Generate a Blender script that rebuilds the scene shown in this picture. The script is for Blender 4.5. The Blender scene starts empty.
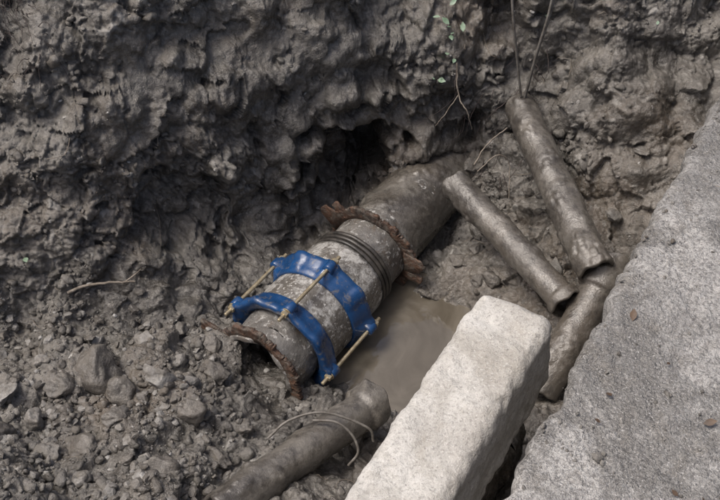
import bpy, math, random
import numpy as np
from mathutils import Vector, Euler
rng=np.random.default_rng(7); random.seed(7)
perm=rng.permutation(256).astype(np.int32); perm=np.concatenate([perm,perm,perm])
G=rng.normal(size=(256,3)).astype(np.float32); G/=np.linalg.norm(G,axis=1)[:,None]
J=rng.random((256,3)).astype(np.float32)
def perlin(p):
    p=np.asarray(p,dtype=np.float32); i=np.floor(p).astype(np.int32); f=p-i; i&=255
    u=f*f*f*(f*(f*6-15)+10)
    out=np.zeros(len(p),np.float32)
    for a in (0,1):
        wx=u[:,0] if a else 1-u[:,0]
        for b in (0,1):
            wy=u[:,1] if b else 1-u[:,1]
            for c in (0,1):
                wz=u[:,2] if c else 1-u[:,2]
                h=perm[perm[perm[(i[:,0]+a)&255]+((i[:,1]+b)&255)]+((i[:,2]+c)&255)]
                g=G[h]
                out+=wx*wy*wz*(g[:,0]*(f[:,0]-a)+g[:,1]*(f[:,1]-b)+g[:,2]*(f[:,2]-c))
    return out*1.5
def cells(p,fr,off=0.):
    """domed crumbs: returns (height 0..1, random per cell, tilt)"""
    p=np.asarray(p,dtype=np.float32)*fr+off
    b=np.floor(p-.5).astype(np.int32); best=np.full(len(p),9.,np.float32); rid=np.zeros(len(p),np.float32); tl=np.zeros(len(p),np.float32)
    for x in (0,1):
        for y in (0,1):
            for z in (0,1):
                c=b+np.array([x,y,z],np.int32); cc=c&255
                h=perm[perm[perm[cc[:,0]]+cc[:,1]]+cc[:,2]]
                dv=p-(c+.2+.6*J[h]); d=(dv**2).sum(1)
                m=d<best; best[m]=d[m]; rid[m]=J[(h[m]*7+3)&255,0]; tl[m]=(dv[m]*G[h[m]]).sum(1)
    return 1-np.clip(best/.8,0,1),rid,tl
def fbm(p,fr,o=3,gain=.5,off=0.):
    r=0;a=1;q=np.asarray(p)*fr+off
    for k in range(o):
        r=r+a*perlin(q); q=q*2.03+17.3; a*=gain
    return r
def billow(p,fr,o=2,gain=.5,off=0.):
    r=0;a=1;q=np.asarray(p)*fr+off
    for k in range(o):
        r=r+a*(np.abs(perlin(q))*2-.5); q=q*2.07+11.1; a*=gain
    return r
def sst(x,a,b):
    t=np.clip((x-a)/(b-a),0,1); return t*t*(3-2*t)

def mk(name,V,F,mat,smooth=True,parent=None,tint=None,wet=None):
    V=np.asarray(V,dtype=np.float32)
    me=bpy.data.meshes.new(name)
    Fs=F if isinstance(F,list) else [F]
    Fs=[np.asarray(f,dtype=np.int32) for f in Fs if len(f)]
    loops=np.concatenate([f.ravel() for f in Fs]); tot=np.concatenate([np.full(len(f),f.shape[1],np.int32) for f in Fs])
    st=np.concatenate([[0],np.cumsum(tot)[:-1]]).astype(np.int32)
    me.vertices.add(len(V)); me.vertices.foreach_set("co",V.ravel())
    me.loops.add(len(loops)); me.loops.foreach_set("vertex_index",loops)
    me.polygons.add(len(st)); me.polygons.foreach_set("loop_start",st)
    me.update(calc_edges=True); me.validate()
    me.polygons.foreach_set("use_smooth",np.full(len(me.polygons),smooth))
    for nm,a in (("tint",tint),("wetness",wet)):
        if a is not None:
            at=me.attributes.new(nm,'FLOAT','POINT'); at.data.foreach_set("value",np.asarray(a,dtype=np.float32))
    me.materials.append(mat)
    ob=bpy.data.objects.new(name,me); bpy.context.collection.objects.link(ob)
    if parent: ob.parent=parent
    return ob
def empty(name):
    e=bpy.data.objects.new(name,None); e.empty_display_size=.05; bpy.context.collection.objects.link(e); return e

class N:
    def __init__(s,name):
        s.m=bpy.data.materials.new(name); s.m.use_nodes=True; s.t=s.m.node_tree; s.n=s.t.nodes; s.l=s.t.links
        s.b=s.n["Principled BSDF"]; s.tc=s.n.new("ShaderNodeTexCoord").outputs["Object"]
    def noise(s,sc,det=6,rough=.6,dist=0.,vec=None):
        k=s.n.new("ShaderNodeTexNoise"); k.inputs["Scale"].default_value=sc; k.inputs["Detail"].default_value=min(det,4)
        k.inputs["Roughness"].default_value=rough; k.inputs["Distortion"].default_value=dist
        s.l.new(vec or s.tc,k.inputs["Vector"]); return k.outputs["Fac"]
    def vor(s,sc,feat='F1',vec=None):
        k=s.n.new("ShaderNodeTexVoronoi"); k.feature=feat; k.inputs["Scale"].default_value=sc
        s.l.new(vec or s.tc,k.inputs["Vector"]); return k.outputs["Distance"]
    def mr(s,x,a,b,c=0.,d=1.):
        k=s.n.new("ShaderNodeMapRange"); s.l.new(x,k.inputs[0])
        for i,v in enumerate((a,b,c,d)):
            if isinstance(v,(int,float)): k.inputs[i+1].default_value=v
            else: s.l.new(v,k.inputs[i+1])
        return k.outputs[0]
    def math(s,op,a,b):
        k=s.n.new("ShaderNodeMath"); k.operation=op
        for i,v in enumerate((a,b)):
            if isinstance(v,(int,float)): k.inputs[i].default_value=v
            else: s.l.new(v,k.inputs[i])
        return k.outputs[0]
    def mix(s,f,a,b):
        k=s.n.new("ShaderNodeMix"); k.data_type='RGBA'
        if isinstance(f,(int,float)): k.inputs["Factor"].default_value=f
        else: s.l.new(f,k.inputs["Factor"])
        for i,v in ((6,a),(7,b)):
            if isinstance(v,tuple): k.inputs[i].default_value=(*v,1)
            else: s.l.new(v,k.inputs[i])
        return k.outputs[2]
    def bump(s,h,st,dist,prev=None):
        k=s.n.new("ShaderNodeBump"); k.inputs["Strength"].default_value=st; k.inputs["Distance"].default_value=dist
        s.l.new(h,k.inputs["Height"])
        if prev: s.l.new(prev,k.inputs["Normal"])
        return k.outputs[0]
    def out(s,col,rough,nrm=None,metal=None,spec=None):
        for key,v in (("Base Color",col),("Roughness",rough),("Normal",nrm),("Metallic",metal),("Specular IOR Level",spec)):
            if v is None: continue
            if isinstance(v,tuple): s.b.inputs[key].default_value=(*v,1)
            elif isinstance(v,(int,float)): s.b.inputs[key].default_value=v
            else: s.l.new(v,s.b.inputs[key])
        return s.m
def attr(s,name):
    k=s.n.new("ShaderNodeAttribute"); k.attribute_name=name; return k.outputs["Fac"]

def mud_mat(name,dark=(.044,.039,.033),light=(.138,.128,.113),warm=(.094,.076,.058),bs=1.0,rl=.3,rh=.75,use_tint=False,spk=.7,wet=False):
    s=N(name)
    c=s.mix(s.mr(s.noise(5,6,.65,.4),.38,.62),dark,light)
    c=s.mix(s.mr(s.noise(2.3,4,.55),.48,.66),c,warm)
    c=s.mix(s.mr(s.noise(60,6,.7),.47,.68,0,spk),c,(.22,.208,.19))
    c=s.mix(s.mr(s.noise(27,6,.7),.5,.64,0,.7),c,tuple(v*.65 for v in dark))
    if use_tint:
        c=s.mix(attr(s,"tint"),c,(.33,.32,.30))
    r=s.mr(s.noise(14,6,.6),.38,.62,rl,rh)
    if wet:
        r=s.math('SUBTRACT',r,s.math('MULTIPLY',attr(s,"wetness"),.18))
    n=s.bump(s.noise(75,8,.75),.7*bs,.010)
    n=s.bump(s.noise(270,4,.7),.6*bs,.0035,n)
    return s.out(c,r,n,spec=.9)
M_mud=mud_mat("mud",use_tint=True,rl=.30,rh=.62,wet=True)
M_clod=mud_mat("soil_clod",use_tint=True,rl=.35,rh=.75)
M_pipe_mud=mud_mat("muddy_pipe",dark=(.05,.044,.038),light=(.135,.124,.108),warm=(.085,.073,.06),bs=.45,rl=.18,rh=.45,spk=.35)

def stone_mat():
    s=N("gravel_stone"); t=attr(s,"tint")
    c=s.mix(t,(.075,.068,.06),(.42,.415,.40))
    c=s.mix(s.mr(s.noise(30,6,.6),.4,.6,0,.8),c,(.115,.104,.09))
    c=s.mix(s.mr(s.noise(160,5,.7),.5,.7,0,.3),c,(.3,.29,.28))
    n=s.bump(s.noise(90,8,.65),.6,.008)
    return s.out(c,s.mr(s.noise(20,4),.3,.7,.3,.7),n,spec=.6)
M_stone=stone_mat()

def block_mat():
    s=N("cast_concrete"); base=(.53,.52,.495); lo=(.38,.365,.34)
    c=s.mix(s.mr(s.noise(4.5,8,.65,.3),.36,.64),lo,base)
    c=s.mix(s.mr(s.noise(7,6,.7,.8),.48,.66,0,.7),c,(.32,.30,.265))
    c=s.mix(s.mr(s.noise(120,8,.75),.5,.62,0,.5),c,(.2,.19,.175))
    c=s.mix(s.mr(s.noise(210,5,.7),.56,.66,0,.5),c,(.68,.67,.65))
    c=s.mix(s.mr(s.vor(48),.04,.15,.6,0.),c,(.13,.12,.11))
    n=s.bump(s.noise(30,8,.8),.6,.01)
    n=s.bump(s.noise(190,6,.75),.7,.004,n)
    return s.out(c,.88,n)
M_block=block_mat()
def slab_mat():
    s=N("pavement_concrete")
    c=s.mix(s.mr(s.noise(5,8,.7,.3),.40,.60),(.22,.215,.206),(.40,.39,.376))
    wf=s.mr(s.noise(3.6,8,.75,.9),.47,.57)
    c=s.mix(s.math('MULTIPLY',wf,.8),c,(.145,.138,.128))
    c=s.mix(s.mr(s.noise(12,6,.75,.5),.52,.66,0,.7),c,(.155,.142,.123))
    c=s.mix(s.mr(s.noise(110,8,.75),.46,.60,0,.75),c,(.10,.095,.09))
    c=s.mix(s.mr(s.noise(230,5,.7),.56,.66,0,.65),c,(.54,.53,.52))
    c=s.mix(s.mr(s.vor(60),.05,.2,.5,0.),c,(.09,.085,.08))
    n=s.bump(s.noise(28,8,.85),1.,.016)
    n=s.bump(s.noise(150,6,.75),.8,.005,n)
    r=s.mr(wf,0.,1.,.65,.25)
    return s.out(c,r,n,spec=.8)
M_slab=slab_mat()

def pipe_mat():
    s=N("old_pipe_surface")
    c=s.mix(s.mr(s.noise(9,8,.65,.5),.38,.62),(.065,.060,.054),(.18,.172,.160))
    c=s.mix(s.mr(s.noise(26,6,.7,.6),.53,.64,0,.7),c,(.095,.076,.06))
    c=s.mix(s.mr(s.noise(48,8,.75),.56,.63,0,.8),c,(.41,.405,.39))
    n=s.bump(s.noise(50,8,.7),.5,.008)
    return s.out(c,s.mr(s.noise(18,5),.38,.62,.18,.52),n,spec=.8)
M_pipe=pipe_mat()
def sleeve_mat():
    s=N("sleeve_coating")
    c=s.mix(s.mr(s.noise(16,8,.7,.8),.45,.58),(.10,.092,.082),(.33,.325,.312))
    c=s.mix(s.mr(s.noise(55,6,.75),.49,.6,0,.8),c,(.10,.09,.078))
    c=s.mix(s.mr(s.noise(85,6,.7),.57,.63,0,.8),c,(.5,.49,.47))
    n=s.bump(s.noise(60,8,.7),.5,.007)
    return s.out(c,s.mr(s.noise(18,5),.38,.62,.22,.55),n,spec=.7)
M_sleeve=sleeve_mat()
def blue_mat():
    s=N("blue_epoxy")
    c=s.mix(s.mr(s.noise(12,4),.3,.7),(.008,.036,.105),(.012,.062,.185))
    c=s.mix(s.mr(s.noise(40,8,.75,.4),.55,.66,0,.7),c,(.13,.12,.108))
    n=s.bump(s.noise(90,4),.2,.003)
    return s.out(c,s.mr(s.noise(30,4),.4,.6,.2,.42),n,spec=.6)
M_blue=blue_mat()
def rust_mat():
    s=N("rusted_iron")
    c=s.mix(s.mr(s.noise(20,8,.7,.5),.38,.62),(.03,.021,.017),(.125,.068,.043))
    c=s.mix(s.mr(s.noise(45,6,.7),.48,.6,0,.85),c,(.12,.103,.086))
    n=s.bump(s.noise(80,8,.75),.9,.01)
    return s.out(c,.5,n)
M_rust=rust_mat()
def plain(name,a,b,sc,r,metal=0.,bs=.3):
    s=N(name); c=s.mix(s.mr(s.noise(sc,6,.65),.35,.65),a,b); n=s.bump(s.noise(sc*3,5,.6),bs,.003)
    return s.out(c,r,n,metal)
M_brass=plain("zinc_bolt",(.62,.54,.37),(.36,.29,.19),40,.33,.65,.2)
M_rubber=plain("rubber_gasket",(.018,.017,.016),(.06,.054,.048),30,.4)
M_wood=plain("twig_bark",(.24,.21,.175),(.11,.09,.07),60,.8)
M_root=plain("root_fibre",(.06,.045,.042),(.025,.019,.018),60,.85)
M_wire=plain("old_cable",(.17,.16,.145),(.075,.066,.056),50,.5)
M_leaf=plain("leaf_green",(.10,.17,.10),(.22,.29,.22),50,.55)
M_dry=plain("leaf_brown",(.10,.06,.035),(.05,.033,.022),50,.6)
def water():
    s=N("muddy_water"); c=s.mix(s.mr(s.noise(5,4,.55,1.5),.35,.65),(.085,.074,.058),(.135,.12,.098))
    n=s.bump(s.noise(11,3,.5,.5),.2,.012)
    return s.out(c,.05,n,spec=.8)
M_water=water()

# ------------------------------------------------ terrain
D=np.array([.5,.866]); Nn=np.array([.866,-.5])
C=[(-1.4,-.5,.25),(-1.4,0,.95),(-1.,-.45,.24),(-1.,.08,.95),(-.7,-.38,.2),(-.7,.15,.95),(-.45,-.22,.1),(-.45,.22,.9),
(-.2,.03,.05),(-.2,.36,.85),(0,.18,.06),(0,.48,.85),(.24,.29,.06),(.22,.38,.36),(.25,.62,.88),(.5,.2,.2),(.52,.38,.42),(.55,.66,.9),
(.8,-.1,.2),(.8,.2,.5),(.8,.5,.85),(1.1,0,.3),(1.1,.3,.6),(1.1,.65,.92),(1.5,.3,.6),(1.5,.9,1.),
(-1.4,.4,1.15),(-1.,.45,1.15),(-.5,.55,1.12),(0,.8,1.1),(.5,.95,1.1),(1.1,1.,1.08),
(-1.5,1.5,1.05),(0,1.6,1.05),(1.5,1.7,1.),(-2.2,0,1.),(-2.2,-1,.9),(-2.2,1.2,1.),(0,2.6,.95),(2,2.6,.95),(-2,2.6,.95),
(0,-.65,.07),(-.1,-.85,.15),(.1,-.9,.2),(-.3,-1.02,.26),(.2,-1.15,.3),(0,-1.35,.4),
(-.45,-.5,.2),(-.6,-.6,.25),(-.7,-.75,.27),(-1,-.62,.28),(-1,-.9,.35),(-.5,-.9,.3),(-.6,-1.15,.38),(-1.3,-1.2,.5),(-.3,-.7,.2),(-.36,-.55,.19),(-.28,-.56,.13),
(-.6,-1.7,.75),(-1.3,-1.8,.85),(0,-1.8,.7),(-.5,-2.3,.88),(.4,-2.5,.85),(-1.8,-2.5,.9),
(-.42,-.38,.13),(-.3,-.2,.02),(-.1,.0,.02),(-.15,-.3,-.02),(.05,.0,.0),(.13,-.32,-.08),(.22,-.24,-.06),(.27,-.12,-.03),(.0,-.5,-.04),(.12,-.5,-.07),(.3,-.42,-.05),
(.37,-.06,.10),(.40,-.3,-.01),(.6,-.42,.08),(.5,-.58,.06),(.7,-.2,.14),(.33,.12,.02),(.45,.02,.14),(.2,.12,.0),(.56,.02,.17)]
C=np.array(C); P=C[:,:2]; Z=C[:,2]
phi=lambda r:np.sqrt(r*r+.0025)
A_=phi(np.linalg.norm(P[:,None]-P[None],axis=2)); n=len(P)
K=np.zeros((n+1,n+1)); K[:n,:n]=A_; K[:n,n]=1; K[n,:n]=1
W=np.linalg.solve(K,np.append(Z,0))
def geo(a,b,h):
    inner=np.arange(a,b+h/2,h); o=[];step=h;v=b
    while v<80: step*=1.13; v+=step; o.append(v)
    o=np.array(o); o2=a-(o-b)
    return np.concatenate([o2[::-1],inner,o])
xs=geo(-1.25,1.25,.0034); ys=geo(-1.25,.8,.0025)
X,Y=np.meshgrid(xs,ys); sh=X.shape
xf=X.ravel();yf=Y.ravel()
h=np.full(len(xf),W[n])
for i in range(n): h+=W[i]*phi(np.hypot(xf-P[i,0],yf-P[i,1]))
nc=xf*Nn[0]+yf*Nn[1]; ac=xf*D[0]+yf*D[1]
rr=np.hypot(xf,yf); h=h*(1-sst(rr,2.2,3.2))+.9*sst(rr,2.2,3.2)
sh1=sst(nc,.56,.64)*sst(-ac,.53,.63); h=h*(1-sh1)+.475*sh1
gap=sst(nc,.79,.81)*sst(-ac,.53,.63)*(1-sst(nc,.87,.9)); h=h-gap*.22
inslab=sst(nc,.915,.97)
far=(1-sst(nc,6.9,7.0))*(1-sst(np.abs(ac),6.9,7.0))
h=h*(1-inslab*far)+.70*inslab*far
H=h.reshape(sh)
gy,gx=np.gradient(H,ys,xs)
Nm=np.stack([-gx,-gy,np.ones(sh)],-1).reshape(-1,3); Nm/=np.linalg.norm(Nm,axis=1)[:,None]
V=np.stack([xf,yf,h],1)
loc=(1-sst(rr,1.7,2.6))
hn=1+.45*fbm(V,11,3,off=31)
def hollow(c,r,amt,dirv):
    global V
    d=np.sqrt((((V-np.array(c))/np.array(r))**2).sum(1))*hn; w=np.exp(-(d**3)*1.)
    V=V+w[:,None]*np.array(dirv)*amt
hollow((-.04,.23,.235),(.13,.17,.115),.42,(.05,.95,-.25))
hollow((-.15,.12,.16),(.10,.14,.08),.14,(.0,.95,-.3))
hollow((-.55,-.1,.33),(.15,.18,.18),.16,(-.2,.9,-.3))
hollow((-.36,.0,.3),(.10,.14,.14),.08,(-.1,.9,-.3))
hollow((.37,.25,.33),(.07,.13,.10),.22,(.1,.9,-.3))
hollow((.62,.40,.5),(.07,.12,.06),.1,(.1,.9,-.3))
hollow((.25,.46,.55),(.17,.14,.16),.12,(0,-1,.1))
hollow((.60,.62,.75),(.16,.12,.1),.08,(0,-1,.2))
hollow((-.05,.40,.47),(.18,.12,.06),.07,(0,-1,.0))
hollow((-.8,0,.6),(.2,.15,.12),.06,(0,-1,.3))
hollow((-.35,.2,.62),(.14,.12,.1),.05,(0,-1,.3))
hollow((-.55,.2,.8),(.2,.12,.05),.05,(0,.9,-.2))
steep=1-Nm[:,2]
idx=np.where(loc>.001)[0]
p=V[idx].astype(np.float32)
wv=np.stack([fbm(p,7,2,off=3.1),fbm(p,7,2,off=9.7),fbm(p,7,2,off=27.)],1)*.025
wv+=np.stack([fbm(p,40,1,off=3.1),fbm(p,40,1,off=9.7),fbm(p,40,1,off=27.)],1)*.006
q=p+wv
crumb=sst(fbm(p,3.0,3,off=40)+.15*perlin(p*17),-.15,.25)
c1,r1,t1=cells(q,9,3.); c2,r2,t2=cells(q,21,9.); c3,r3,t3=cells(q,50,1.); c4,r4,t4=cells(q,105,5.)
d=.062*fbm(p,3.3,3)+.02*billow(p,8,1)
d+=.034*t1*(c1>.0)+ .012*(c1-.5)
d+=(.28+.72*crumb)*(.014*(c2-.4)*(.2+1.3*r2)+.015*t2)
d+=(.10+.9*crumb)*(.007*(c3-.4)*(.1+1.5*r3**1.5)+.006*t3+.004*(c4-.4)*(.1+1.6*r4))
ga=q[:,0]*.8-q[:,2]*.6
d+=(1-crumb)*.009*fbm(np.stack([ga*16,q[:,2]*3,q[:,1]*3],1),1,2)
d+=.0035*fbm(p,70,2)
wet=np.exp(-(((xf[idx]-.16)/.2)**2+((yf[idx]+.33)/.18)**2))
amp=1-.75*wet
amp*=1-.9*sst(nc[idx],.9,.93)*far[idx]
amp*=1-.6*sh1[idx]
V[idx]+=Nm[idx]*(d*amp*loc[idx])[:,None]
tint=np.zeros(len(V)); tint[idx]=np.clip(.16*crumb*(r2-.4)*(c2>.1)+.6*(r3>.965)*(c3>.35)*crumb,0,.6)
wn=np.zeros(len(V)); wn[idx]=np.clip((1-crumb)*.9+wet,0,1)
crm=np.zeros(len(V)); crm[idx]=crumb
nx,ny=len(xs),len(ys)
ii=np.arange(nx*ny).reshape(ny,nx)
F=np.stack([ii[:-1,:-1],ii[:-1,1:],ii[1:,1:],ii[1:,:-1]],-1).reshape(-1,4)
mk("ground",V,F,M_mud,tint=tint,wet=wn)
GV=V.reshape(ny,nx,3)
core=np.where((np.abs(xf)<1.24)&(yf>-1.24)&(yf<.79)&(nc<.9))[0]
def surf(x,y):
    i=np.argmin(np.abs(ys-y)); j=np.argmin(np.abs(xs-x)); return GV[i,j]
def surfz(x,y):
    i=np.argmin(np.abs(ys-y)); j=np.argmin(np.abs(xs-x)); return float(GV[max(0,i-4):i+5,max(0,j-4):j+5,2].mean())

t=np.linspace(0,2*np.pi,64,endpoint=False)
wvx=.18+.38*np.cos(t); wvy=-.33+.36*np.sin(t)
mk("water_puddle",np.vstack([[.18,-.33,.004]]+[[a,b,.004] for a,b in zip(wvx,wvy)]),np.array([[0,1+i,1+(i+1)%64] for i in range(64)]),M_water)

# ------------------------------------------------ rocks
import bmesh
def ico(sub):
    bm=bmesh.new(); bmesh.ops.create_icosphere(bm,subdivisions=sub,radius=1)
    v=np.array([x.co[:] for x in bm.verts]); f=np.array([[w.index for w in q.verts] for q in bm.faces]); bm.free(); return v,f
def rock(sub,seed,cuts=9,nz=.12):
    r=np.random.default_rng(seed); v,f=ico(sub)
    for k in range(cuts):
        nn=r.normal(size=3); nn/=np.linalg.norm(nn); dd=r.uniform(.5,.85)
        e=np.maximum(0,v@nn-dd); v=v-e[:,None]*nn
    nn=v/np.linalg.norm(v,axis=1)[:,None]
    v=v+nn*(nz*fbm(v+seed*3.7,1.8,3))[:,None]
    return v,f
lib=[rock(2,i) for i in range(10)]; libc=[rock(2,50+i,4,.38) for i in range(10)]; libb=[rock(4,90+i,9,.18) for i in range(6)]
def scatter(name,pos,size,lib,mat,tints,smooth=False,seed=1,sink=.2):
    r=np.random.default_rng(seed); VV=[];FF=[];T=[];o=0
    for k in range(len(pos)):
        v,f=lib[r.integers(len(lib))]
        s=size[k]*np.array([r.uniform(.75,1.25),r.uniform(.6,1.),r.uniform(.45,.8)])
        rot=np.array(Euler((r.normal()*.5,r.normal()*.5,r.uniform(0,6.28))).to_matrix())
        vv=(v*s)@rot.T+pos[k]+np.array([0,0,size[k]*(.5-sink*2)])
        VV.append(vv);FF.append(f+o);o+=len(v);T.append(np.full(len(v),tints[k]))
    return mk(name,np.vstack(VV),np.vstack(FF),mat,smooth,tint=np.concatenate(T))
r=np.random.default_rng(11)
Vc=V[core]; cc_=crm[core]
reg=np.exp(-(np.maximum(0,Vc[:,0]+.38)/.1)**2)*np.exp(-(np.maximum(0,Vc[:,1]+.42)/.06)**2)
def pick(w,nn): return Vc[r.choice(len(Vc),nn,p=w/w.sum())]
pn=sst(fbm(Vc,5,2,off=77),-.2,.5)
pos=pick(reg*(pn**2+.08),2600); sz=.0035+.018*r.random(2600)**4
scatter("gravel",pos,sz,lib,M_stone,np.clip(r.normal(.12,.25,2600),0,1),seed=3)
pdn=np.exp(-(((Vc[:,0]-.18)/.18)**2+((Vc[:,1]+.33)/.17)**2))
w=(.02+cc_**2)*(.15+pn)*(1+1.0*steep[core])+.8*reg; w*=1-np.clip(pdn*1.6,0,1)
pos=pick(w,5000); sz=.003+.018*r.random(5000)**4
scatter("soil_clods",pos,sz,libc,M_clod,np.clip(r.normal(-.02,.1,5000),0,.8),seed=4,smooth=True)
w=.05+pn**2+.3*reg; w=w*(1-np.clip(pdn*1.6,0,1))
pos=pick(w,520); sz=.003+.012*r.random(520)**3.5
scatter("embedded_stones",pos,sz,lib,M_stone,np.clip(r.normal(.5,.3,520),0,1),seed=14,sink=.28)
big=[(-.70,-.62,.085,.0),(-.52,-.68,.055,.4),(-.93,-.72,.045,.5),(-.83,-.80,.035,.3),(-1.0,-.55,.03,.4),(-.62,-.80,.04,.1),(-.86,-.60,.028,.55),
(-.5,-.56,.03,.2),(-.78,-.9,.04,.1),(-.43,-.78,.045,.0),(-.36,-.88,.04,.0),(-.68,-1.0,.035,.2),(-.95,-.95,.04,.1),(-.56,-.9,.025,.4),(-.3,-.78,.03,.05),
(-.75,-.47,.025,.45),(-.6,-.5,.03,.3),(-.98,-.84,.025,.5),(.42,-.12,.04,.0),(.62,-.1,.03,.1),(.66,.12,.035,.15),(.55,.15,.035,.1),(.38,.02,.035,.05),(-.2,-.92,.035,.1),
(-.4,-.6,.045,.0),(-.46,-.66,.03,.25),(-.33,-.64,.03,.0),(.32,-.03,.035,.0),(.38,-.12,.03,.0),(.5,-.3,.035,.0),(-.42,-.47,.04,.0),(-.52,-.42,.035,.05),(.8,.0,.03,.2),(.88,.12,.035,.1),
(-.62,-.7,.05,.02),(-.8,-.68,.045,.05),(-.9,-.88,.05,.0),(-.48,-.98,.05,.0),(-.7,-.88,.05,.03),(-1.0,-.66,.04,.1)]
pb=np.array([[x,y,surfz(x,y)] for x,y,_,_ in big])
scatter("rubble_stones",pb,np.array([b[2] for b in big]),libb,M_stone,np.array([b[3] for b in big]),seed=9,smooth=True,sink=.22)

# ------------------------------------------------ revolved parts
def frame(axis):
    a=Vector(axis).normalized(); z=Vector((0,0,1)); z=(z-a*z.dot(a)).normalized(); s=a.cross(z); return a,z,s
def revolve(name,P0,axis,prof,mat,parent=None,ns=64,rf=None,nz=0.,nf=12.,closed=True,smooth=True,lump=0.):
    a,z,s=frame(axis); a,z,s=[np.array(v) for v in (a,z,s)]
    prof=np.array(prof); m=len(prof); ph=np.linspace(0,2*np.pi,ns,endpoint=False)
    S=np.repeat(prof[:,0],ns).reshape(m,ns); R=np.repeat(prof[:,1],ns).reshape(m,ns); PH=np.tile(ph,(m,1))
    if rf is not None: R,S=rf(PH,S,R)
    rad=np.cos(PH)[...,None]*z+np.sin(PH)[...,None]*s
    V=np.array(P0)+S[...,None]*a+R[...,None]*rad
    V=V.reshape(-1,3); rd=rad.reshape(-1,3)
    if nz: V=V+rd*(nz*fbm(V,nf,3))[:,None]
    if lump:
        c,rr_,_=cells(V,45); V=V+rd*(lump*np.maximum(0,fbm(V,9,2,off=5)+.1)*(c*(.3+rr_)+.3))[:,None]
    ii=np.arange(m*ns).reshape(m,ns); F=[]; nxt=np.roll(ii,-1,axis=1)
    for k in (range(m) if closed else range(m-1)):
        k2=(k+1)%m
        F.append(np.stack([ii[k],nxt[k],nxt[k2],ii[k2]],-1))
    return mk(name,V,np.vstack(F),mat,smooth,parent)
def hollow_prof(L,Ro,Ri,step=.006,s0=0.):
    o=[(s0+x,Ro) for x in np.linspace(0,L,max(2,int(L/step)))]
    i=[(s0+x,Ri) for x in np.linspace(L,0,max(2,int(L/.05)))]
    e=.003
    return [(s0,Ri+e),(s0,Ro-e)]+[(o[0][0]+e,Ro)]+o[1:-1]+[(s0+L-e,Ro),(s0+L,Ro-e)]+i[0:]

PD=np.array([.555,.832,0.]); P0=np.array([-.272,-.456,.10])
wp=empty("water_main_pipe")
def endrag(PH,S,R):
    return R, np.where(S<.02, S+.007*np.sin(PH*3+1)+.004*np.sin(PH*7), S)
revolve("near_pipe",P0,PD,hollow_prof(.27,.128,.112,s0=-.045),M_pipe,wp,128,rf=endrag,nz=.003,lump=.006)
revolve("far_pipe",P0,PD,hollow_prof(1.1,.124,.108,s0=.17),M_pipe,wp,128,nz=.003,nf=10,lump=.006)
revolve("mud_coat",P0,PD,[(.60,.118),(.605,.122)]+[(x,.1255) for x in np.linspace(.62,1.25,110)]+[(1.26,.118)],M_pipe_mud,wp,160,nz=.003,nf=12,lump=.011)
revolve("bell_collar",P0,PD,[(.315,.12),(.315,.136),(.325,.141)]+[(x,.141) for x in np.linspace(.335,.395,12)]+[(.41,.136),(.41,.12)],M_sleeve,wp,128,nz=.003,lump=.004)
g=empty("rubber_gasket_ring")
for k,s0 in enumerate((.42,.437,.454)):
    revolve("gasket_lip_%d"%k,P0+PD*s0,PD,[(.007*math.cos(a),.134+.006*math.sin(a)) for a in np.linspace(0,2*np.pi,10,endpoint=False)],M_rubber,g,96,nz=.004,nf=7)
def rustring(name,s0,Ri,Ro,w,a0,a1,seed,jag=.25):
    e=empty(name)
    q=np.random.default_rng(seed)
    a,z,s=[np.array(v) for v in frame(PD)]
    M=220; ph=np.linspace(a0,a1,M); base=P0+PD*s0
    kn=np.interp(ph,np.linspace(a0,a1,40),q.uniform(-1,.5,40)); kn=kn+.15*q.normal(size=M)
    kn=np.where(kn<-.65,-1.6,kn)
    ro=Ro+kn*(Ro-Ri)*jag
    prof=[(0,0),(0,.4),(0,.8),(0,1),(.2,1.04),(.8,1.03),(1,1.),(1,.6),(.75,.5),(1.6,.3),(1.9,0)]; m=len(prof)
    V=[]
    for i,p in enumerate(ph):
        rad=math.cos(p)*z+math.sin(p)*s
        for (u,v) in prof:
            V.append(base+PD*(u*w+.005*math.sin(p*2+seed))+rad*(Ri+v*(ro[i]-Ri)))
    V=np.array(V); V+=.0025*np.stack([fbm(V,60,2,off=o) for o in (1,2,3)],1)
    F=[]
    for i in range(M-1):
        for k in range(m): F.append([i*m+k,i*m+(k+1)%m,(i+1)*m+(k+1)%m,(i+1)*m+k])
    bmF=[]
    for st in (0,(M-1)*m): 
        for k in range(1,m-1): bmF.append([st,st+k,st+k+1])
    mk("ring_body",V,[np.array(F),np.array(bmF)],M_rust,True,e)
    return e
def lug(parent,s0,phd,r0,r1,wd,th,mat,seed=0,nm="lug"):
    a,z,s=[np.array(v) for v in frame(PD)]; p=math.radians(phd)
    rad=math.cos(p)*z+math.sin(p)*s; tan=-math.sin(p)*z+math.cos(p)*s
    o=[]
    for k in range(15):
        an=math.pi*k/14; o.append((wd*math.cos(an),r1-wd+wd*math.sin(an)))
    o+=[(-wd*1.5,r0),(wd*1.5,r0)]
    V=[];n=len(o); be=.003
    for (dd,sc) in ((-th/2,.85),(-th/2+be,1),(th/2-be,1),(th/2,.85)):
        for (x,y) in o: V.append(P0+PD*(s0+dd)+tan*x*sc+rad*(r0+(y-r0)*(1 if sc==1 else .96)))
    F=[]
    for l in range(3):
        for k in range(n): F.append([l*n+k,l*n+(k+1)%n,(l+1)*n+(k+1)%n,(l+1)*n+k])
    V.append(P0+PD*(s0-th/2)+rad*(r0+r1)/2); V.append(P0+PD*(s0+th/2)+rad*(r0+r1)/2); c=len(V)
    T=[[c-2,(k+1)%n,k] for k in range(n)]+[[c-1,3*n+k,3*n+(k+1)%n] for k in range(n)]
    V=np.array(V)
    if seed: V+=.006*np.stack([fbm(V+seed,35,2,off=o_) for o_ in (1,2,3)],1)
    return mk(nm,V,[np.array(F),np.array(T)],mat,True,parent)
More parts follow.
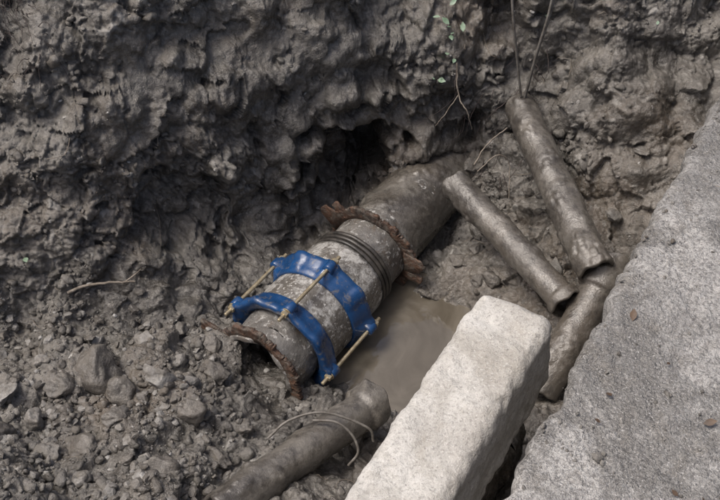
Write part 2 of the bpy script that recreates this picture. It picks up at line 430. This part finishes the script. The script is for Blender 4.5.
e=rustring("rusted_flange",.55,.122,.162,.013,math.radians(-115),math.radians(150),5)
for phd,rr1,ww in ((-66,.212,.026),(-48,.195,.018),(84,.205,.026),(103,.20,.02)): lug(e,.556,phd,.13,rr1,ww,.011,M_rust,3+phd*.01)
e=rustring("rusted_flange",-.045,.122,.160,.014,math.radians(-110),math.radians(118),8,.3)
for phd,rr1,ww in ((-84,.205,.026),(-68,.222,.028)): lug(e,-.04,phd,.13,rr1,ww,.014,M_rust,7+phd*.01)

cp=empty("pipe_coupling")
bolts=[-66,12,92,168,232]
def lugr(extra):
    def f(PH,S,R):
        b=np.zeros_like(PH)
        for a in bolts+[x+39 for x in bolts[:3]]+[-105+360]:
            dd=(PH-math.radians(a)+math.pi)%(2*math.pi)-math.pi
            b=np.maximum(b,np.exp(-(dd/.13)**4)*(1 if a in bolts else .6))
        return R+np.where(R>.157,extra*b,0), S
    return f
revolve("sleeve",P0,PD,[(.085,.13),(.085,.142)]+[(x,.146) for x in np.linspace(.1,.24,30)]+[(.26,.142),(.26,.13)],M_sleeve,cp,128,nz=.002,lump=.004)
rp=[(.074,.13),(.062,.145),(.054,.158),(.052,.169),(.058,.176),(.074,.174),(.084,.165),(.106,.1605),(.122,.156),(.126,.151),(.123,.143)]
revolve("front_ring",P0,PD,rp,M_blue,cp,160,rf=lugr(.014),nz=.001)
RS=.352
revolve("rear_ring",P0,PD,[(RS-x,rr_) for x,rr_ in rp],M_blue,cp,160,rf=lugr(.014),nz=.001)
for k,a in enumerate(bolts):
    lug(cp,.078,a,.15,.198,.0165,.032,M_blue,nm="front_lug_%d"%k); lug(cp,RS-.078,a,.15,.198,.0165,.032,M_blue,nm="rear_lug_%d"%k)
    p=math.radians(a); aa,z,s=[np.array(v) for v in frame(PD)]; rad=math.cos(p)*z+math.sin(p)*s
    B=P0+rad*.182
    th=[]; x=.022
    while x<.322: th+=[(x,.0047),(x+.0014,.0060)]; x+=.0028
    revolve("stud_%d"%k,B,PD,[(.021,.0005)]+th+[(.326,.0005)],M_brass,cp,12,closed=False)
    for j,s0 in enumerate((.045,.2945)):
        def hexf(PH,S,R):
            return np.where(R>.008,R*.87/np.cos((PH%(math.pi/3))-math.pi/6),R),S
        revolve("nut_%d_%d"%(k,j),B,PD,[(s0,.005),(s0,.0105),(s0+.0015,.0115),(s0+.011,.0115),(s0+.0125,.0105),(s0+.0125,.005)],M_brass,cp,24,rf=hexf,smooth=False)
        w0=s0+(.0128 if j==0 else -.003)
        revolve("washer_%d_%d"%(k,j),B,PD,[(w0,.005),(w0,.0145),(w0+.0026,.0145),(w0+.0026,.005)],M_brass,cp,24,smooth=False)

# ------------------------------------------------ smaller conduits
def conduit(name,a,b,R,nz=.0025,lump=.012,mat=None,collar=0,c0=0):
    a=np.array(a);b=np.array(b);L=np.linalg.norm(b-a)
    pr=hollow_prof(L,R,R*.8)
    def rf(PH,S,Rr):
        S0=S
        S=S+np.where(S0<.01,.005*np.sin(PH*2+a[0]*9)+.003*np.sin(PH*5),0)+np.where(S0>L-.01,.005*np.sin(PH*2+1)+.003*np.sin(PH*5),0)
        if collar: Rr=Rr+R*.2*sst(S0,L-collar,L-collar+.008)
        if c0: Rr=Rr+R*.22*(1-sst(S0,c0-.008,c0))
        return Rr,S
    return revolve(name,a,b-a,pr,mat or M_pipe_mud,None,96,rf=rf,nz=nz,nf=9,lump=lump)
conduit("conduit_pipe",(.522,.36,.415),(.676,-.33,.335),.052,lump=.013)
conduit("conduit_pipe.001",(.30,.10,.305),(.597,-.375,.255),.044,lump=.013,collar=.035)
conduit("conduit_pipe.002",(.745,-.255,.315),(.50,-.60,.12),.052,lump=.013,c0=.115)
conduit("conduit_pipe.003",(-.34,-1.075,.295),(.04,-.66,.175),.05,collar=.06,lump=.015)

# ------------------------------------------------ concrete block
def rbox(name,cN,cA,cz,hN,hA,hz,rad,mat,step=.006,nz=.004,batter=0.):
    hh=np.array([hN,hA,hz]); VV=[];FF=[];o=0
    for ax in range(3):
        u,v=[k for k in range(3) if k!=ax]
        nu=max(2,int(2*hh[u]/step));nv=max(2,int(2*hh[v]/step))
        U,W_=np.meshgrid(np.linspace(-hh[u],hh[u],nu),np.linspace(-hh[v],hh[v],nv))
        for sg in (-1,1):
            p=np.zeros(U.shape+(3,)); p[...,u]=U;p[...,v]=W_;p[...,ax]=sg*hh[ax]
            ii=np.arange(nu*nv).reshape(nv,nu)+o
            f=np.stack([ii[:-1,:-1],ii[:-1,1:],ii[1:,1:],ii[1:,:-1]],-1).reshape(-1,4)
            if (sg>0)==(ax==1): f=f[:,::-1]
            VV.append(p.reshape(-1,3));FF.append(f);o+=nu*nv
    p=np.vstack(VV)
    c=np.clip(p,-(hh-rad),hh-rad); nn=p-c; nn/=np.linalg.norm(nn,axis=1)[:,None]
    p=c+nn*rad
    p[:,0]*=1+batter*(hz-p[:,2])/(2*hz)
    p=p+nn*(nz*fbm(p+5,9,2)+nz*.5*fbm(p+3,35,3)- nz*1.8*np.maximum(0,fbm(p+8,22,2)-.35)-nz*.9*np.maximum(0,fbm(p+2,70,1)-.3))[:,None]
    w=np.stack([(cN+p[:,0])*Nn[0]+(cA+p[:,1])*D[0],(cN+p[:,0])*Nn[1]+(cA+p[:,1])*D[1],cz+p[:,2]],1)
    ob=mk(name,w,np.vstack(FF),mat)
    bm=bmesh.new();bm.from_mesh(ob.data);bmesh.ops.remove_doubles(bm,verts=bm.verts,dist=.0004);bmesh.ops.recalc_face_normals(bm,faces=bm.faces);bm.to_mesh(ob.data);bm.free()
    return ob
rbox("concrete_block",.698,-.955,.59,.092,.475,.11,.03,M_block,nz=.006,batter=.2)

# ------------------------------------------------ pavement slab
av=np.concatenate([np.linspace(-6.5,-2,60),np.arange(-1.99,1.6,.006),np.linspace(1.62,6.5,60)])
prof=[(.93,.66),(.925,.70),(.92,.74),(.912,.78),(.906,.82),(.902,.85),(.9,.87),(.9015,.884),(.906,.893),(.913,.898),(.922,.9)]
nn_=np.concatenate([np.arange(.928,1.85,.006),np.linspace(1.87,6.8,60)])
prof+= [(x,.9) for x in nn_]
prof+= [(6.82,.6)]
pr=np.array(prof)
PN=np.tile(pr[:,0],(len(av),1));PZ=np.tile(pr[:,1],(len(av),1));PA=np.repeat(av,len(pr)).reshape(len(av),len(pr))
ln=np.stack([np.zeros(len(av)),av,np.zeros(len(av))],1)
edge=.008*fbm(ln,5,3)+.009*fbm(ln,30,2)+ .045*np.maximum(0,fbm(ln,9,3,off=4)-.1)
wE=np.exp(-np.maximum(0,PN-.9)/.03)
PN=PN+edge[:,None]*wE
W3=np.stack([PN*Nn[0]+PA*D[0],PN*Nn[1]+PA*D[1],PZ],-1).reshape(-1,3)
dz=.004*fbm(W3,3,2)+.0035*fbm(W3,26,3)-.009*np.maximum(0,fbm(W3,12,3,off=6)-.25)
W3[:,2]+=dz*(W3[:,2]>.85)
m=len(pr);ii=np.arange(len(av)*m).reshape(len(av),m)
F=np.stack([ii[:-1,:-1],ii[:-1,1:],ii[1:,1:],ii[1:,:-1]],-1).reshape(-1,4)
mk("pavement",W3,F[:,::-1],M_slab)
r=np.random.default_rng(21); nd=1300
dn=.91+.75*r.random(nd)**2.2; da=-1.1+1.9*r.random(nd)
k=np.arange(nd)<450; cl=r.integers(0,7,nd); cn=np.array([.98,1.1,1.05,1.22,1.35,.96,1.15])[cl]; ca=np.array([-.2,-.75,.15,-.5,-.1,-.95,.3])[cl]
dn=np.where(k,np.maximum(.915,cn+r.normal(size=nd)*.04),dn); da=np.where(k,ca+r.normal(size=nd)*.06,da)
pos=np.stack([dn*Nn[0]+da*D[0],dn*Nn[1]+da*D[1],np.full(nd,.9)],1)
sz=.001+.005*r.random(nd)**7
ex=np.array([[.418,-1.317,.9],[.43,-1.31,.9],[.57,-1.179,.9],[.67,-.775,.9],[.66,-.78,.9],[.93,-.33,.9],[.9,-.34,.9],[.91,-.3,.9],[.33,-1.25,.9],[.88,-.42,.9]])
scatter("pavement_debris",np.vstack([pos,ex]),np.concatenate([sz,[.013,.007,.009,.008,.005,.026,.018,.024,.007,.014]]),libc,M_clod,np.clip(r.normal(.15,.25,nd+10),0,1),seed=5,smooth=True)

# ------------------------------------------------ thin things
def tube(pts,rad,taper=.5,seg=6,wob=.0,sub=8,seed=0):
    q=np.random.default_rng(seed); pts=np.array(pts,float)
    P_=np.vstack([pts[0]*2-pts[1],pts,pts[-1]*2-pts[-2]]); out=[]
    for i in range(1,len(P_)-2):
        for t in np.linspace(0,1,sub,endpoint=False):
            a,b,c,d=P_[i-1:i+3]; out.append(.5*((2*b)+(-a+c)*t+(2*a-5*b+4*c-d)*t*t+(-a+3*b-3*c+d)*t**3))
    out.append(pts[-1]); out=np.array(out)
    if wob: out[1:-1]+=q.normal(size=(len(out)-2,3))*wob
    V=[];F=[];n=len(out)
    for i in range(n):
        tg=Vector(out[min(i+1,n-1)]-out[max(i-1,0)]).normalized()
        ref=Vector((.31,.2,.93)); u=(ref-tg*ref.dot(tg)).normalized(); w=tg.cross(u)
        rr_=rad*(1-(1-taper)*i/(n-1))
        for k in range(seg):
            an=2*math.pi*k/seg; V.append(out[i]+np.array(u)*math.cos(an)*rr_+np.array(w)*math.sin(an)*rr_)
    for i in range(n-1):
        for k in range(seg): F.append([i*seg+k,i*seg+(k+1)%seg,(i+1)*seg+(k+1)%seg,(i+1)*seg+k])
    return np.array(V),np.array(F)
def multi(name,tubes,mat):
    VV=[];FF=[];o=0
    for v,f in tubes: VV.append(v);FF.append(f+o);o+=len(v)
    return mk(name,np.vstack(VV),np.vstack(FF),mat)
multi("hanging_cable",[tube([(.42,.95,1.2),(.44,.5,1.05),(.459,.367,.8),(.49,.34,.62),(.519,.33,.47)],.0042,1,8)],M_wire)
multi("hanging_cable",[tube([(.63,.95,1.2),(.61,.5,1.05),(.579,.367,.8),(.55,.34,.62),(.53,.33,.46)],.0042,1,8),
   tube([(.64,.96,1.2),(.618,.51,1.05),(.588,.375,.8),(.556,.35,.62),(.535,.335,.46)],.003,1,8)],M_wire)
multi("tie_wire",[tube([(-.235,-.83,.25),(-.18,-.80,.285),(-.09,-.787,.30),(.018,-.806,.262),(.035,-.82,.22)],.0036,1,8),
   tube([(-.12,-.80,.285),(-.06,-.81,.29),(-.02,-.83,.262),(-.005,-.86,.23),(-.03,-.88,.2)],.0036,1,8)],M_wire)
def S(x,y,o=.006):
    v=surf(x,y); return (float(v[0]),float(v[1]),float(v[2])+o)
multi("dry_stick",[tube([S(-.84,-.36,.015),S(-.79,-.34,.03),S(-.73,-.32,.035),S(-.66,-.31,.05)],.0055,.5,7,.001),
    tube([S(-.69,-.315,.045),S(-.66,-.29,.05),S(-.645,-.28,.05)],.003,.5,6)],M_wood)
r=np.random.default_rng(5); tb=[]
for k in range(110):
    x=r.uniform(-1.2,1.1); y=r.uniform(-1.1,.75)
    if x*.866-y*.5>.88: continue
    an=r.uniform(0,6.28); L=r.uniform(.02,.08); pts=[]
    for j in range(4):
        pts.append(S(x+math.cos(an)*L*j/3,y+math.sin(an)*L*j/3,r.uniform(.001,.010))); an+=r.normal()*.3
    tb.append(tube(pts,r.uniform(.0006,.0016),.5,5,.0006,5,k))
multi("twigs",tb,M_wood)
tb=[]
for k in range(160):
    x=r.normal(-.98,.06); y=r.normal(.12,.06); p0=np.array(S(x,y,.0)); d_=np.array([r.normal()*.5,-.5+r.normal()*.4,r.normal()*.5]); L=r.uniform(.04,.1)
    tb.append(tube([p0,p0+d_*L*.5+[0,0,.01],p0+d_*L+[0,0,-.02]],.0012,.4,5,.001,5,k))
for k in range(40):
    x=r.uniform(.3,.62); y=r.uniform(.2,.5); p0=np.array(S(x,y,.01)); L=r.uniform(.06,.16)
    d_=np.array([r.normal()*.35,-.35,-.7])
    tb.append(tube([p0,p0+d_*L*.4+r.normal(size=3)*.01+[0,-.02,0],p0+d_*L+r.normal(size=3)*.012],.0015,.4,5,.0008,6,k))
multi("roots",tb,M_root)
tb=[tube([(.30,.30,.62),(.31,.27,.52),(.34,.24,.47),(.36,.25,.40)],.003,.5,6,.001),tube([(.31,.27,.52),(.27,.25,.46),(.24,.24,.42)],.002,.5,6,.001),
    tube([(.36,.12,.36),(.40,.15,.42),(.46,.18,.46)],.0028,.6,6,.001),tube([(.37,.10,.35),(.43,.12,.40),(.47,.12,.36),(.47,.05,.28)],.0022,.6,6,.001)]
multi("bare_roots",tb,M_wood)
tb=[]
for k in range(22):
    n0=1.0+.5*r.random(); a0=r.uniform(-.9,.6); an=r.uniform(0,6.28); L=r.uniform(.02,.07)
    c=np.array([n0*.866+a0*.5,-n0*.5+a0*.866,.904]); dv=np.array([math.cos(an),math.sin(an),0])*L
    tb.append(tube([c,c+dv*.5+[0,0,.004],c+dv],.0012,.5,5,.0006,5,k))
multi("pavement_twigs",tb,M_wood)
def leafset(name,cs,lo,hi,mat):
    VV=[];FF=[];o=0
    for c in cs:
        L=r.uniform(lo,hi)
        rot=np.array(Euler((r.uniform(.0,.7),r.normal()*.3,r.uniform(0,6.28))).to_matrix())
        pts=np.array([(0,-1,0),(.45,-.4,.1),(.5,.2,.12),(0,1,0),(-.5,.2,.12),(-.45,-.4,.1),(0,0,-.02)])*L
        VV.append(pts@rot.T+np.array(c)); FF+= [[o+i,o+(i+1)%6,o+6] for i in range(6)]; o+=7
    mk(name,np.vstack(VV),np.array(FF),mat)
cs=[]
for x,y in [(.27,.50)]*6+[(.31,.49)]*5+[(.25,.46)]*4+[(.92,.38),(.93,.40),(-.6,.2),(.6,.5),(-.95,-.3)]:
    cs.append(np.array(S(x+r.normal()*.02,y+r.normal()*.02,.02))+[0,-.015,0])
leafset("leaves",cs,.008,.017,M_leaf)
cs=[]
for k in range(26):
    n0=.95+.6*r.random(); a0=r.uniform(-1.0,.6); cs.append((n0*.866+a0*.5,-n0*.5+a0*.866,.908))
leafset("dry_leaves",cs,.006,.014,M_dry)

# ------------------------------------------------ light, world, camera
Ld=Vector((-.42,-.05,.87)).normalized()
el=math.asin(Ld.z); az=math.atan2(Ld.x,Ld.y)
w=bpy.data.worlds.new("World"); bpy.context.scene.world=w; w.use_nodes=True
nt=w.node_tree; sky=nt.nodes.new("ShaderNodeTexSky"); sky.sky_type='NISHITA'; sky.sun_disc=False
sky.sun_elevation=el; sky.sun_rotation=az; sky.dust_density=8; sky.air_density=.8; sky.ozone_density=1
bg=nt.nodes["Background"]; bg.inputs["Strength"].default_value=.15
nt.links.new(sky.outputs[0],bg.inputs[0])
sl=bpy.data.lights.new("sun","SUN"); sl.energy=2.3; sl.angle=math.radians(20); sl.color=(1,.96,.9)
so=bpy.data.objects.new("sun",sl); bpy.context.collection.objects.link(so); so.rotation_euler=Ld.to_track_quat('Z','Y').to_euler()
cam=bpy.data.cameras.new("camera"); co=bpy.data.objects.new("camera",cam); bpy.context.collection.objects.link(co)
co.location=(0,-2.3,2.4); co.rotation_euler=(math.radians(45),0,0)
cam.sensor_width=36; cam.lens=50; cam.clip_end=300; cam.clip_start=.02
bpy.context.scene.camera=co
bpy.context.scene.view_settings.view_transform='Standard'; bpy.context.scene.view_settings.look='None'; bpy.context.scene.view_settings.exposure=0
